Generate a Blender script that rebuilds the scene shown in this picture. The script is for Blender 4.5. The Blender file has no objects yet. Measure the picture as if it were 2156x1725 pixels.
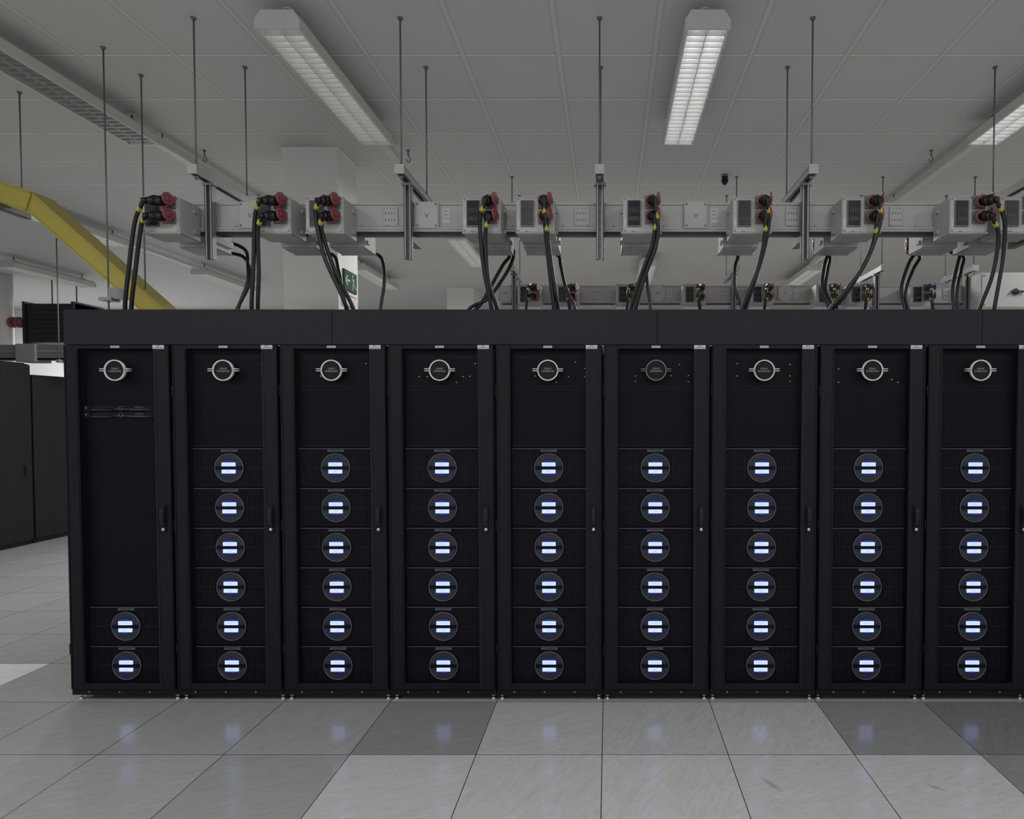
import bpy, math, random
from mathutils import Vector, Matrix
random.seed(7)
scene = bpy.context.scene
COL = scene.collection

# ------------------------------------------------------------------ materials
def new_mat(name):
    m = bpy.data.materials.new(name); m.use_nodes = True
    nt = m.node_tree; b = nt.nodes['Principled BSDF']
    return m, nt, b

def M(name, c, rough=0.5, metal=0.0, var=0.08, scale=25, em=None, es=0.0, bump=0.0, spec=0.5):
    m, nt, b = new_mat(name)
    tc = nt.nodes.new('ShaderNodeTexCoord')
    no = nt.nodes.new('ShaderNodeTexNoise'); no.inputs['Scale'].default_value = scale
    no.inputs['Detail'].default_value = 3
    nt.links.new(tc.outputs['Object'], no.inputs['Vector'])
    mr = nt.nodes.new('ShaderNodeMapRange')
    mr.inputs['To Min'].default_value = 1 - var; mr.inputs['To Max'].default_value = 1 + var
    nt.links.new(no.outputs['Fac'], mr.inputs['Value'])
    vm = nt.nodes.new('ShaderNodeVectorMath'); vm.operation = 'SCALE'
    vm.inputs[0].default_value = c
    nt.links.new(mr.outputs['Result'], vm.inputs['Scale'])
    nt.links.new(vm.outputs['Vector'], b.inputs['Base Color'])
    b.inputs['Roughness'].default_value = rough
    b.inputs['Metallic'].default_value = metal
    b.inputs['Specular IOR Level'].default_value = spec
    if bump:
        bp = nt.nodes.new('ShaderNodeBump'); bp.inputs['Strength'].default_value = bump
        bp.inputs['Distance'].default_value = 0.002
        nt.links.new(no.outputs['Fac'], bp.inputs['Height']); nt.links.new(bp.outputs['Normal'], b.inputs['Normal'])
    if em:
        b.inputs['Emission Color'].default_value = (*em, 1); b.inputs['Emission Strength'].default_value = es
    return m

black = M('rack_black', (.0060, .0060, .0095), .5, bump=.1, scale=200, spec=.2)
black2 = M('rack_door_black', (.0070, .0070, .0118), .48, bump=.1, scale=200, spec=.2)
baffle_m = M('baffle_black', (.0155, .0153, .0220), .55, bump=.08, scale=150, spec=.2)
inner = M('rack_interior', (.004, .004, .005), .6, spec=.2)
encl = M('enclosure_dark', (.0058, .0058, .0086), .5, spec=.2)
slat = M('slat_dark', (.014, .014, .019), .5, spec=.25)
edge = M('edge_grey', (.40, .40, .42), .4)
plate = M('plate_grey', (.19, .19, .20), .5)
chrome = M('chrome', (.62, .62, .62), .3, 1.0)
badge_m = M('badge_silver', (.62, .62, .60), .38, 0.0)
badge_dim = M('badge_dark', (.14, .14, .14), .4, 0.2)
face_blk = M('badge_face', (.006, .006, .008), .4, spec=.2)
txt_grey = M('text_grey', (.26, .26, .27), .5)
txt_dark = M('text_dark', (.03, .03, .04), .5)
white_lab = M('label_white', (.55, .55, .54), .6)
disc_m = M('emblem_grey', (.060, .060, .075), .5, var=.25, scale=300)
ring_m = M('emblem_ring', (.32, .32, .36), .4)
blue_in = M('emblem_blue_glow', (.012, .02, .06), .4, em=(.06, .13, .8), es=.18, var=.3, scale=400)  # dark blue centre; emission added to imitate the blue halo
disp = M('display_blue', (.3, .4, .9), .4, em=(.44, .53, 1.0), es=2.1)
disp_t = M('display_text', (.05, .1, .5), .4, em=(.27, .38, 1.0), es=2.0)
led = M('led_green', (.3, .4, .05), .4, em=(.45, .62, .05), es=.7)
led_w = M('led_white', (.5, .5, .5), .4, em=(.7, .8, 1), es=.5)
steel = M('galvanised', (.24, .24, .245), .42, .3, var=.12)
steel_d = M('galvanised_dark', (.15, .15, .155), .45, .3)
rodm = M('rod_steel', (.17, .17, .17), .5, .3)
busm = M('busbar_grey', (.42, .42, .415), .5, .0, var=.05)
boxm = M('tap_box_grey', (.44, .44, .43), .5, .0, var=.04)
boxd = M('box_detail', (.17, .17, .17), .5)
win_m = M('breaker_window', (.018, .018, .026), .3, spec=.2)
brk = M('breaker_grey', (.055, .055, .065), .4, spec=.2)
red = M('socket_red', (.24, .055, .062), .45)
bluep = M('socket_blue', (.06, .11, .30), .4)
rubber = M('rubber_black', (.008, .008, .010), .38)
yellow_t = M('tag_yellow', (.46, .40, .05), .5)
yellow = M('duct_yellow', (.46, .38, .065), .5, var=.07, scale=8)
yellow_d = M('duct_yellow_lid', (.42, .36, .075), .5, var=.07, scale=8)
paint = M('painted_white', (.80, .79, .77), .6, var=.03, scale=4)
wallw = M('wall_white', (.82, .82, .81), .7, var=.03, scale=3)
lightm = M('fixture_white', (.62, .62, .60), .45, var=.02)
louv = M('louver_white', (.62, .62, .60), .3, .2, var=.02)
louv_d = M('louver_mirror', (.42, .42, .41), .25, .7, var=.02)
tube_on = M('tube_lit', (.9, .9, .9), .4, em=(.95, .97, 1), es=7)
tube_dim = M('tube_dim', (.7, .7, .7), .4, em=(1, 1, .97), es=2.6)
tube_far = M('tube_far', (.7, .7, .7), .4, em=(1, 1, .97), es=3.2)
tube_off_glow = M('tube_off_glow', (.5, .5, .5), .4, em=(1, 1, .97), es=.8)  # unlit tube given faint emission so its louvre looks brighter
green = M('sign_green', (.012, .085, .045), .7, spec=.1)
sign_w = M('sign_white', (.45, .50, .45), .6, spec=.2)
ductblk = M('duct_black', (.012, .012, .014), .5)
cabm = M('cabinet_dark', (.012, .012, .013), .5, spec=.2)

def pane_material():
    m = bpy.data.materials.new('smoked_mesh'); m.use_nodes = True
    nt = m.node_tree; b = nt.nodes['Principled BSDF']; out = nt.nodes['Material Output']
    b.inputs['Base Color'].default_value = (.008, .008, .011, 1); b.inputs['Roughness'].default_value = .45
    b.inputs['Specular IOR Level'].default_value = .2
    t = nt.nodes.new('ShaderNodeBsdfTransparent'); t.inputs['Color'].default_value = (.90, .90, .94, 1)
    mx = nt.nodes.new('ShaderNodeMixShader')
    tc = nt.nodes.new('ShaderNodeTexCoord'); no = nt.nodes.new('ShaderNodeTexNoise'); no.inputs['Scale'].default_value = 3
    mr = nt.nodes.new('ShaderNodeMapRange'); mr.inputs['To Min'].default_value = .08; mr.inputs['To Max'].default_value = .14
    nt.links.new(tc.outputs['Object'], no.inputs['Vector']); nt.links.new(no.outputs['Fac'], mr.inputs['Value'])
    nt.links.new(mr.outputs['Result'], mx.inputs['Fac'])
    nt.links.new(t.outputs[0], mx.inputs[1]); nt.links.new(b.outputs[0], mx.inputs[2]); nt.links.new(mx.outputs[0], out.inputs['Surface'])
    return m
pane_m = pane_material()

# ------------------------------------------------------------------ mesh builder
class MB:
    def __init__(s): s.v = []; s.f = []; s.m = []; s.s = []; s.mats = []
    def mi(s, mat):
        if mat not in s.mats: s.mats.append(mat)
        return s.mats.index(mat)
    def face(s, idx, mat, smooth=False):
        s.f.append(idx); s.m.append(s.mi(mat)); s.s.append(smooth)
    def box(s, x0, x1, y0, y1, z0, z1, mat):
        n = len(s.v)
        s.v += [(x0,y0,z0),(x1,y0,z0),(x1,y1,z0),(x0,y1,z0),(x0,y0,z1),(x1,y0,z1),(x1,y1,z1),(x0,y1,z1)]
        for q in ((0,3,2,1),(4,5,6,7),(0,1,5,4),(1,2,6,5),(2,3,7,6),(3,0,4,7)):
            s.face([n+i for i in q], mat)
        return s
    def cyl(s, p0, p1, r0, mat, r1=None, n=16, smooth=True):
        p0 = Vector(p0); p1 = Vector(p1); r1 = r0 if r1 is None else r1
        d = (p1-p0).normalized(); a = d.orthogonal().normalized(); b = d.cross(a)
        k = len(s.v)
        for p, r in ((p0, r0), (p1, r1)):
            for i in range(n):
                t = 2*math.pi*i/n
                s.v.append(tuple(p + a*r*math.cos(t) + b*r*math.sin(t)))
        for i in range(n):
            j = (i+1) % n
            s.face([k+i, k+j, k+n+j, k+n+i], mat, smooth)
        s.face([k+i for i in range(n)][::-1], mat); s.face([k+n+i for i in range(n)], mat)
        return s
    def annulus(s, cx, cz, ro, ri, y0, y1, mat, n=40):   # ring with axis Y, y0 is the front
        k = len(s.v)
        for y in (y0, y1):
            for r in (ro, ri):
                for i in range(n):
                    t = 2*math.pi*i/n
                    s.v.append((cx+r*math.cos(t), y, cz+r*math.sin(t)))
        for i in range(n):
            j = (i+1) % n
            s.face([k+i, k+j, k+n+j, k+n+i], mat)
            s.face([k+2*n+i, k+3*n+i, k+3*n+j, k+2*n+j], mat)
            s.face([k+i, k+2*n+i, k+2*n+j, k+j], mat, True)
            s.face([k+n+i, k+n+j, k+3*n+j, k+3*n+i], mat, True)
        return s
    def extrude(s, poly, axis, a0, a1, mat):
        k = len(s.v); n = len(poly)
        for a in (a0, a1):
            for (u, w) in poly:
                s.v.append({'x': (a, u, w), 'y': (u, a, w), 'z': (u, w, a)}[axis])
        s.face([k+i for i in range(n)], mat); s.face([k+n+i for i in range(n)][::-1], mat)
        for i in range(n):
            j = (i+1) % n
            s.face([k+i, k+n+i, k+n+j, k+j], mat)
        return s
    def tube(s, pts, r, mat, n=10, sub=8):
        P = [Vector(p) for p in pts]
        P = [P[0]*2-P[1]] + P + [P[-1]*2-P[-2]]
        path = []
        for i in range(1, len(P)-2):
            for k in range(sub):
                t = k/sub; a, b, c, d = P[i-1], P[i], P[i+1], P[i+2]
                path.append(.5*((2*b)+(c-a)*t+(2*a-5*b+4*c-d)*t*t+(3*b-a-3*c+d)*t**3))
        path.append(P[-2])
        base = len(s.v); a = None
        for i, p in enumerate(path):
            d = (path[min(i+1, len(path)-1)]-path[max(i-1, 0)]).normalized()
            a = d.orthogonal().normalized() if a is None else (a-d*a.dot(d)).normalized()
            b = d.cross(a)
            for k in range(n):
                t = 2*math.pi*k/n; s.v.append(tuple(p+a*r*math.cos(t)+b*r*math.sin(t)))
        for i in range(len(path)-1):
            for k in range(n):
                j = (k+1) % n
                s.face([base+i*n+k, base+i*n+j, base+(i+1)*n+j, base+(i+1)*n+k], mat, True)
        s.face([base+k for k in range(n)][::-1], mat); s.face([base+(len(path)-1)*n+k for k in range(n)], mat)
        return path
    def raw(s, V, F, mat, fn):
        k = len(s.v); s.v += [fn(*p) for p in V]
        for q in F: s.face([k+i for i in q], mat)
    def obj(s, name, parent=None, loc=(0,0,0), bevel=0, label=None):
        me = bpy.data.meshes.new(name); me.from_pydata(s.v, [], s.f)
        for m in s.mats: me.materials.append(m)
        me.polygons.foreach_set('material_index', s.m); me.polygons.foreach_set('use_smooth', s.s)
        me.update(); me.validate()
        import bmesh
        bm = bmesh.new(); bm.from_mesh(me); bmesh.ops.recalc_face_normals(bm, faces=bm.faces); bm.to_mesh(me); bm.free()
        o = bpy.data.objects.new(name, me); COL.objects.link(o); o.location = loc
        if parent: o.parent = parent
        if bevel:
            b = o.modifiers.new('bevel', 'BEVEL'); b.width = bevel; b.segments = 2; b.limit_method = 'ANGLE'
        if label: o['label'] = label
        return o

_tc = {}
def text_geo(body, size):
    key = (body, size)
    if key in _tc: return _tc[key]
    cu = bpy.data.curves.new('t', 'FONT'); cu.body = body; cu.size = size
    cu.align_x = 'CENTER'; cu.align_y = 'CENTER'; cu.resolution_u = 2; cu.offset = size*.012
    ob = bpy.data.objects.new('t', cu); COL.objects.link(ob)
    bpy.context.view_layer.update()
    me = bpy.data.meshes.new_from_object(ob.evaluated_get(bpy.context.evaluated_depsgraph_get()))
    V = [tuple(v.co) for v in me.vertices]; F = [list(p.vertices) for p in me.polygons]
    bpy.data.objects.remove(ob); bpy.data.curves.remove(cu); bpy.data.meshes.remove(me)
    _tc[key] = (V, F); return V, F
def text_on(mb, body, size, x, y, z, mat, sx=1.0):
    V, F = text_geo(body, size)
    mb.raw(V, F, mat, lambda a, b, c: (x+a*sx, y, z+b))

def empty(name, loc, label, category, group=None):
    e = bpy.data.objects.new(name, None); e.empty_display_size = .1; COL.objects.link(e); e.location = loc
    tag(e, label, category, group); return e
def tag(o, label, category, group=None):
    o['label'] = label; o['category'] = category
    if group: o['group'] = group
    return o
def structure(o, label, cat):
    o['kind'] = 'structure'; o['label'] = label; o['category'] = cat; return o
def dup(o, parent, loc):
    c = o.copy(); COL.objects.link(c); c.parent = parent; c.location = loc; return c
def copy_tree(o, loc=None, parent=None, rotz=None):
    c = o.copy(); COL.objects.link(c)
    if parent: c.parent = parent
    if loc is not None: c.location = loc
    if rotz is not None: c.rotation_euler = (0, 0, rotz)
    for ch in list(o.children): copy_tree(ch, parent=c)
    return c

# ------------------------------------------------------------------ constants (metres)
CAMZ = 1.611
FY = 3.822          # plane of the rack doors
X0, X1, Y0, Y1, CZ = -12.63, 8.37, -3.98, 14.62, 3.866

# ------------------------------------------------------------------ floor
def build_floor():
    nx = int(round((X1-X0)/.6)); ny = int(round((Y1-Y0)/.6))
    V = []; F = []; tones = []
    for j in range(ny+1):
        for i in range(nx+1): V.append((X0+.6*i, FY-.002-.6*13+.6*j, 0))
    special = {}
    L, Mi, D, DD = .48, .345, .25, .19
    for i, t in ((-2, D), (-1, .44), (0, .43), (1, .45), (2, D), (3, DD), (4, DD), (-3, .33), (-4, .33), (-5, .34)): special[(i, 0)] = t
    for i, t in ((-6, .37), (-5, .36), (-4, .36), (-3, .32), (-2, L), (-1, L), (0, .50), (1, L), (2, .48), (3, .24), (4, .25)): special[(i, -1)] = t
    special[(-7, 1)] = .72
    for j in range(ny):
        for i in range(nx):
            a = j*(nx+1)+i; F.append((a, a+1, a+nx+2, a+nx+1))
            ii = i-21; jj = j-12
            t = special.get((ii, jj))
            if t is None: t = random.choice([.34, .34, .35, .35, .36]) if jj >= -1 else random.choice([.5, .48, .36, .5])
            tones.append((t, random.random()))
    me = bpy.data.meshes.new('floor'); me.from_pydata(V, [], F)
    at = me.color_attributes.new('tone', 'FLOAT_COLOR', 'CORNER')
    for p in me.polygons:
        t, r = tones[p.index]
        for li in p.loop_indices: at.data[li].color = (t, r, 0, 1)
    m, nt, b = new_mat('raised_floor_tiles'); N = nt.nodes; Lk = nt.links.new
    a = N.new('ShaderNodeAttribute'); a.attribute_name = 'tone'
    sep = N.new('ShaderNodeSeparateColor'); Lk(a.outputs['Color'], sep.inputs[0])
    tc = N.new('ShaderNodeTexCoord')
    outs = []
    for rot, sc in ((-.45, (4, 18, 1)), (-1.1, (4, 16, 1))):
        mp = N.new('ShaderNodeMapping'); mp.inputs['Rotation'].default_value = (0, 0, rot)
        mp2 = N.new('ShaderNodeMapping'); mp2.inputs['Scale'].default_value = sc
        no = N.new('ShaderNodeTexNoise'); no.inputs['Scale'].default_value = 2.1; no.inputs['Detail'].default_value = 10
        no.inputs['Roughness'].default_value = .74; no.inputs['Distortion'].default_value = 1.4
        Lk(tc.outputs['Object'], mp.inputs['Vector']); Lk(mp.outputs[0], mp2.inputs['Vector'])
        off = N.new('ShaderNodeVectorMath'); off.operation = 'ADD'
        Lk(mp2.outputs[0], off.inputs[0]); cx = N.new('ShaderNodeCombineXYZ')
        mul = N.new('ShaderNodeMath'); mul.operation = 'MULTIPLY'; mul.inputs[1].default_value = 37
        Lk(sep.outputs[1], mul.inputs[0]); Lk(mul.outputs[0], cx.inputs[0]); Lk(mul.outputs[0], cx.inputs[2]); Lk(cx.outputs[0], off.inputs[1])
        Lk(off.outputs[0], no.inputs['Vector']); outs.append(no)
    gt = N.new('ShaderNodeMath'); gt.operation = 'GREATER_THAN'; gt.inputs[1].default_value = .5; Lk(sep.outputs[1], gt.inputs[0])
    mx = N.new('ShaderNodeMix'); Lk(gt.outputs[0], mx.inputs[0]); Lk(outs[0].outputs['Fac'], mx.inputs[2]); Lk(outs[1].outputs['Fac'], mx.inputs[3])
    mr = N.new('ShaderNodeMapRange'); mr.inputs['From Min'].default_value = .3; mr.inputs['From Max'].default_value = .7
    mr.inputs['To Min'].default_value = .83; mr.inputs['To Max'].default_value = 1.11
    Lk(mx.outputs[0], mr.inputs['Value'])
    val = N.new('ShaderNodeMath'); val.operation = 'MULTIPLY'; Lk(sep.outputs[0], val.inputs[0]); Lk(mr.outputs[0], val.inputs[1])
    sx = N.new('ShaderNodeSeparateXYZ'); Lk(tc.outputs['Object'], sx.inputs[0])
    js = []
    for ch, o in (('X', -.03), ('Y', FY-.002)):
        s1 = N.new('ShaderNodeMath'); s1.operation = 'SUBTRACT'; s1.inputs[1].default_value = o-.3-60; Lk(sx.outputs[ch], s1.inputs[0])
        s2 = N.new('ShaderNodeMath'); s2.operation = 'MODULO'; s2.inputs[1].default_value = .6; Lk(s1.outputs[0], s2.inputs[0])
        s3 = N.new('ShaderNodeMath'); s3.operation = 'SUBTRACT'; s3.inputs[1].default_value = .3; Lk(s2.outputs[0], s3.inputs[0])
        s4 = N.new('ShaderNodeMath'); s4.operation = 'ABSOLUTE'; Lk(s3.outputs[0], s4.inputs[0])
        s5 = N.new('ShaderNodeMath'); s5.operation = 'LESS_THAN'; s5.inputs[1].default_value = .0020; Lk(s4.outputs[0], s5.inputs[0]); js.append(s5)
    jm = N.new('ShaderNodeMath'); jm.operation = 'MAXIMUM'; Lk(js[0].outputs[0], jm.inputs[0]); Lk(js[1].outputs[0], jm.inputs[1])
    comb = N.new('ShaderNodeCombineColor')
    for k, f in enumerate((.99, 1.0, 1.01)):
        q = N.new('ShaderNodeMath'); q.operation = 'MULTIPLY'; q.inputs[1].default_value = f; Lk(val.outputs[0], q.inputs[0]); Lk(q.outputs[0], comb.inputs[k])
    mc = N.new('ShaderNodeMix'); mc.data_type = 'RGBA'; mc.inputs[7].default_value = (.03, .03, .035, 1)
    Lk(jm.outputs[0], mc.inputs[0]); Lk(comb.outputs[0], mc.inputs[6]); col = mc.outputs[2]
    # worn scuff marks on two tiles
    for (sxx, syy, rz, lx, ly) in ((.71, 2.96, -1.05, .085, .020), (1.42, 2.93, -.7, .05, .014)):
        mp = N.new('ShaderNodeMapping'); mp.vector_type = 'TEXTURE'
        mp.inputs['Location'].default_value = (sxx, syy, 0); mp.inputs['Rotation'].default_value = (0, 0, rz); mp.inputs['Scale'].default_value = (lx, ly, 1)
        Lk(tc.outputs['Object'], mp.inputs['Vector']); sp2 = N.new('ShaderNodeSeparateXYZ'); Lk(mp.outputs[0], sp2.inputs[0])
        cb = N.new('ShaderNodeCombineXYZ'); Lk(sp2.outputs[0], cb.inputs[0]); Lk(sp2.outputs[1], cb.inputs[1])
        ln = N.new('ShaderNodeVectorMath'); ln.operation = 'LENGTH'; Lk(cb.outputs[0], ln.inputs[0])
        q = N.new('ShaderNodeMapRange'); q.inputs['From Min'].default_value = .2; q.inputs['From Max'].default_value = 1.0; q.inputs['To Min'].default_value = .5; q.inputs['To Max'].default_value = 0
        Lk(ln.outputs['Value'], q.inputs['Value']); mm = N.new('ShaderNodeMix'); mm.data_type = 'RGBA'; mm.inputs[7].default_value = (.17, .16, .15, 1)
        Lk(q.outputs[0], mm.inputs[0]); Lk(col, mm.inputs[6]); col = mm.outputs[2]
    Lk(col, b.inputs['Base Color'])
    b.inputs['Roughness'].default_value = .17; b.inputs['Specular IOR Level'].default_value = .5
    me.materials.append(m)
    o = bpy.data.objects.new('floor', me); COL.objects.link(o)
    return structure(o, 'raised access floor of marbled grey square tiles', 'floor')
build_floor()

# ------------------------------------------------------------------ ceiling, walls
def build_ceiling():
    m, nt, b = new_mat('ceiling_tiles'); N = nt.nodes; Lk = nt.links.new
    tc = N.new('ShaderNodeTexCoord'); sx = N.new('ShaderNodeSeparateXYZ'); Lk(tc.outputs['Object'], sx.inputs[0])
    def dist(ch, o):
        s1 = N.new('ShaderNodeMath'); s1.operation = 'SUBTRACT'; s1.inputs[1].default_value = o-.3-60; Lk(sx.outputs[ch], s1.inputs[0])
        s2 = N.new('ShaderNodeMath'); s2.operation = 'MODULO'; s2.inputs[1].default_value = .6; Lk(s1.outputs[0], s2.inputs[0])
        s3 = N.new('ShaderNodeMath'); s3.operation = 'SUBTRACT'; s3.inputs[1].default_value = .3; Lk(s2.outputs[0], s3.inputs[0])
        s4 = N.new('ShaderNodeMath'); s4.operation = 'ABSOLUTE'; Lk(s3.outputs[0], s4.inputs[0]); return s4
    def band(src, w, c=0.0):
        if c:
            t = N.new('ShaderNodeMath'); t.operation = 'SUBTRACT'; t.inputs[1].default_value = c; Lk(src.outputs[0], t.inputs[0])
            u = N.new('ShaderNodeMath'); u.operation = 'ABSOLUTE'; Lk(t.outputs[0], u.inputs[0]); src = u
        l = N.new('ShaderNodeMath'); l.operation = 'LESS_THAN'; l.inputs[1].default_value = w; Lk(src.outputs[0], l.inputs[0]); return l
    dx = dist('X', -.31); dy = dist('Y', 4.366)
    no = N.new('ShaderNodeTexNoise'); no.inputs['Scale'].default_value = 1.2; Lk(tc.outputs['Object'], no.inputs['Vector'])
    mr = N.new('ShaderNodeMapRange'); mr.inputs['To Min'].default_value = .545; mr.inputs['To Max'].default_value = .595; Lk(no.outputs['Fac'], mr.inputs['Value'])
    cc = N.new('ShaderNodeCombineColor')
    for k, f in enumerate((1.0, .985, .955)):
        q = N.new('ShaderNodeMath'); q.operation = 'MULTIPLY'; q.inputs[1].default_value = f; Lk(mr.outputs[0], q.inputs[0]); Lk(q.outputs[0], cc.inputs[k])
    col = cc.outputs[0]
    for mask, c in ((band(dy, .012), (.73, .72, .695, 1)), (band(dy, .004, .015), (.44, .43, .41, 1)),
                    (band(dx, .018), (.585, .575, .555, 1)), (band(dx, .003, .019), (.46, .45, .435, 1)), (band(dx, .0022), (.70, .69, .665, 1))):
        mx = N.new('ShaderNodeMix'); mx.data_type = 'RGBA'; mx.inputs[7].default_value = c
        Lk(mask.outputs[0], mx.inputs[0]); Lk(col, mx.inputs[6]); col = mx.outputs[2]
    Lk(col, b.inputs['Base Color']); b.inputs['Roughness'].default_value = .6; b.inputs['Specular IOR Level'].default_value = .3
    mb = MB(); mb.box(X0, X1, Y0, Y1, CZ, CZ+.1, m)
    structure(mb.obj('ceiling'), 'suspended ceiling of pale perforated metal tiles', 'ceiling')
build_ceiling()
structure(MB().box(X0, X1, Y1, Y1+.1, 0, CZ, wallw).obj('wall_back'), 'plain white painted wall', 'wall')
structure(MB().box(X0-.1, X0, Y0, Y1, 0, CZ, wallw).obj('wall_left'), 'plain white painted wall', 'wall')
structure(MB().box(X1, X1+.1, Y0, Y1, 0, CZ, paint).obj('wall_right'), 'plain pale grey painted wall', 'wall')

# ------------------------------------------------------------------ server racks
CX = -.006
def display(parent, z, word, y=-.012):
    mb = MB(); mb.box(-.038, .038, y, y+.006, z-.0105, z+.0105, disp)
    text_on(mb, word, .0105, 0, y-.0006, z, disp_t, 1.0)
    return mb.obj('display_bar', parent, label='glowing blue-white display bar')
def make_enclosure(rack, z):
    mb = MB()
    mb.box(-.208, .208, 0, .55, -.109, .109, encl)
    mb.box(-.208, .208, -.006, .0, .104, .1095, slat)
    k = -.205
    while k < .204:                     # perforated bright top lip
        mb.box(k, k+.006, -.0075, -.006, .1062, .1088, edge); k += .0085
    for sgn in (-1, 1):
        for i in range(9):
            x = sgn*(.098+.012*i)
            mb.box(x-.003, x+.003, -.006, 0, -.092, .082, slat)
        mb.box(min(sgn*.09, sgn*.2), max(sgn*.09, sgn*.2), -.008, -.004, -.004, .004, slat)
    mb.box(-.046, .046, -.010, 0, .090, .102, plate)
    text_on(mb, 'SONEXION', .0095, 0, -.0106, .096, txt_dark, 1.2)
    e = mb.obj('drive_enclosure', rack, (CX, .05, z), label='black drive enclosure with vertical vent slats')
    mb = MB()
    mb.cyl((0, 0, 0), (0, -.004, 0), .079, disc_m, n=48, smooth=False)
    mb.annulus(0, 0, .081, .0785, -.007, 0, ring_m, 48)
    mb.cyl((0, -.004, 0), (0, -.006, 0), .047, blue_in, n=40, smooth=False)
    mb.annulus(0, 0, .0485, .0465, -.0065, -.003, slat, 40)
    mb.box(-.075, .075, -.011, -.004, -.0095, .0085, face_blk)
    mb.obj('round_emblem', e, (0, -.008, 0), label='round grey emblem with dark blue centre given a glow')
    for zz, w in ((.0195, 'SONEXION'), (-.021, '2000')):
        display(e, zz, w, -.0195)
    return e

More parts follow.
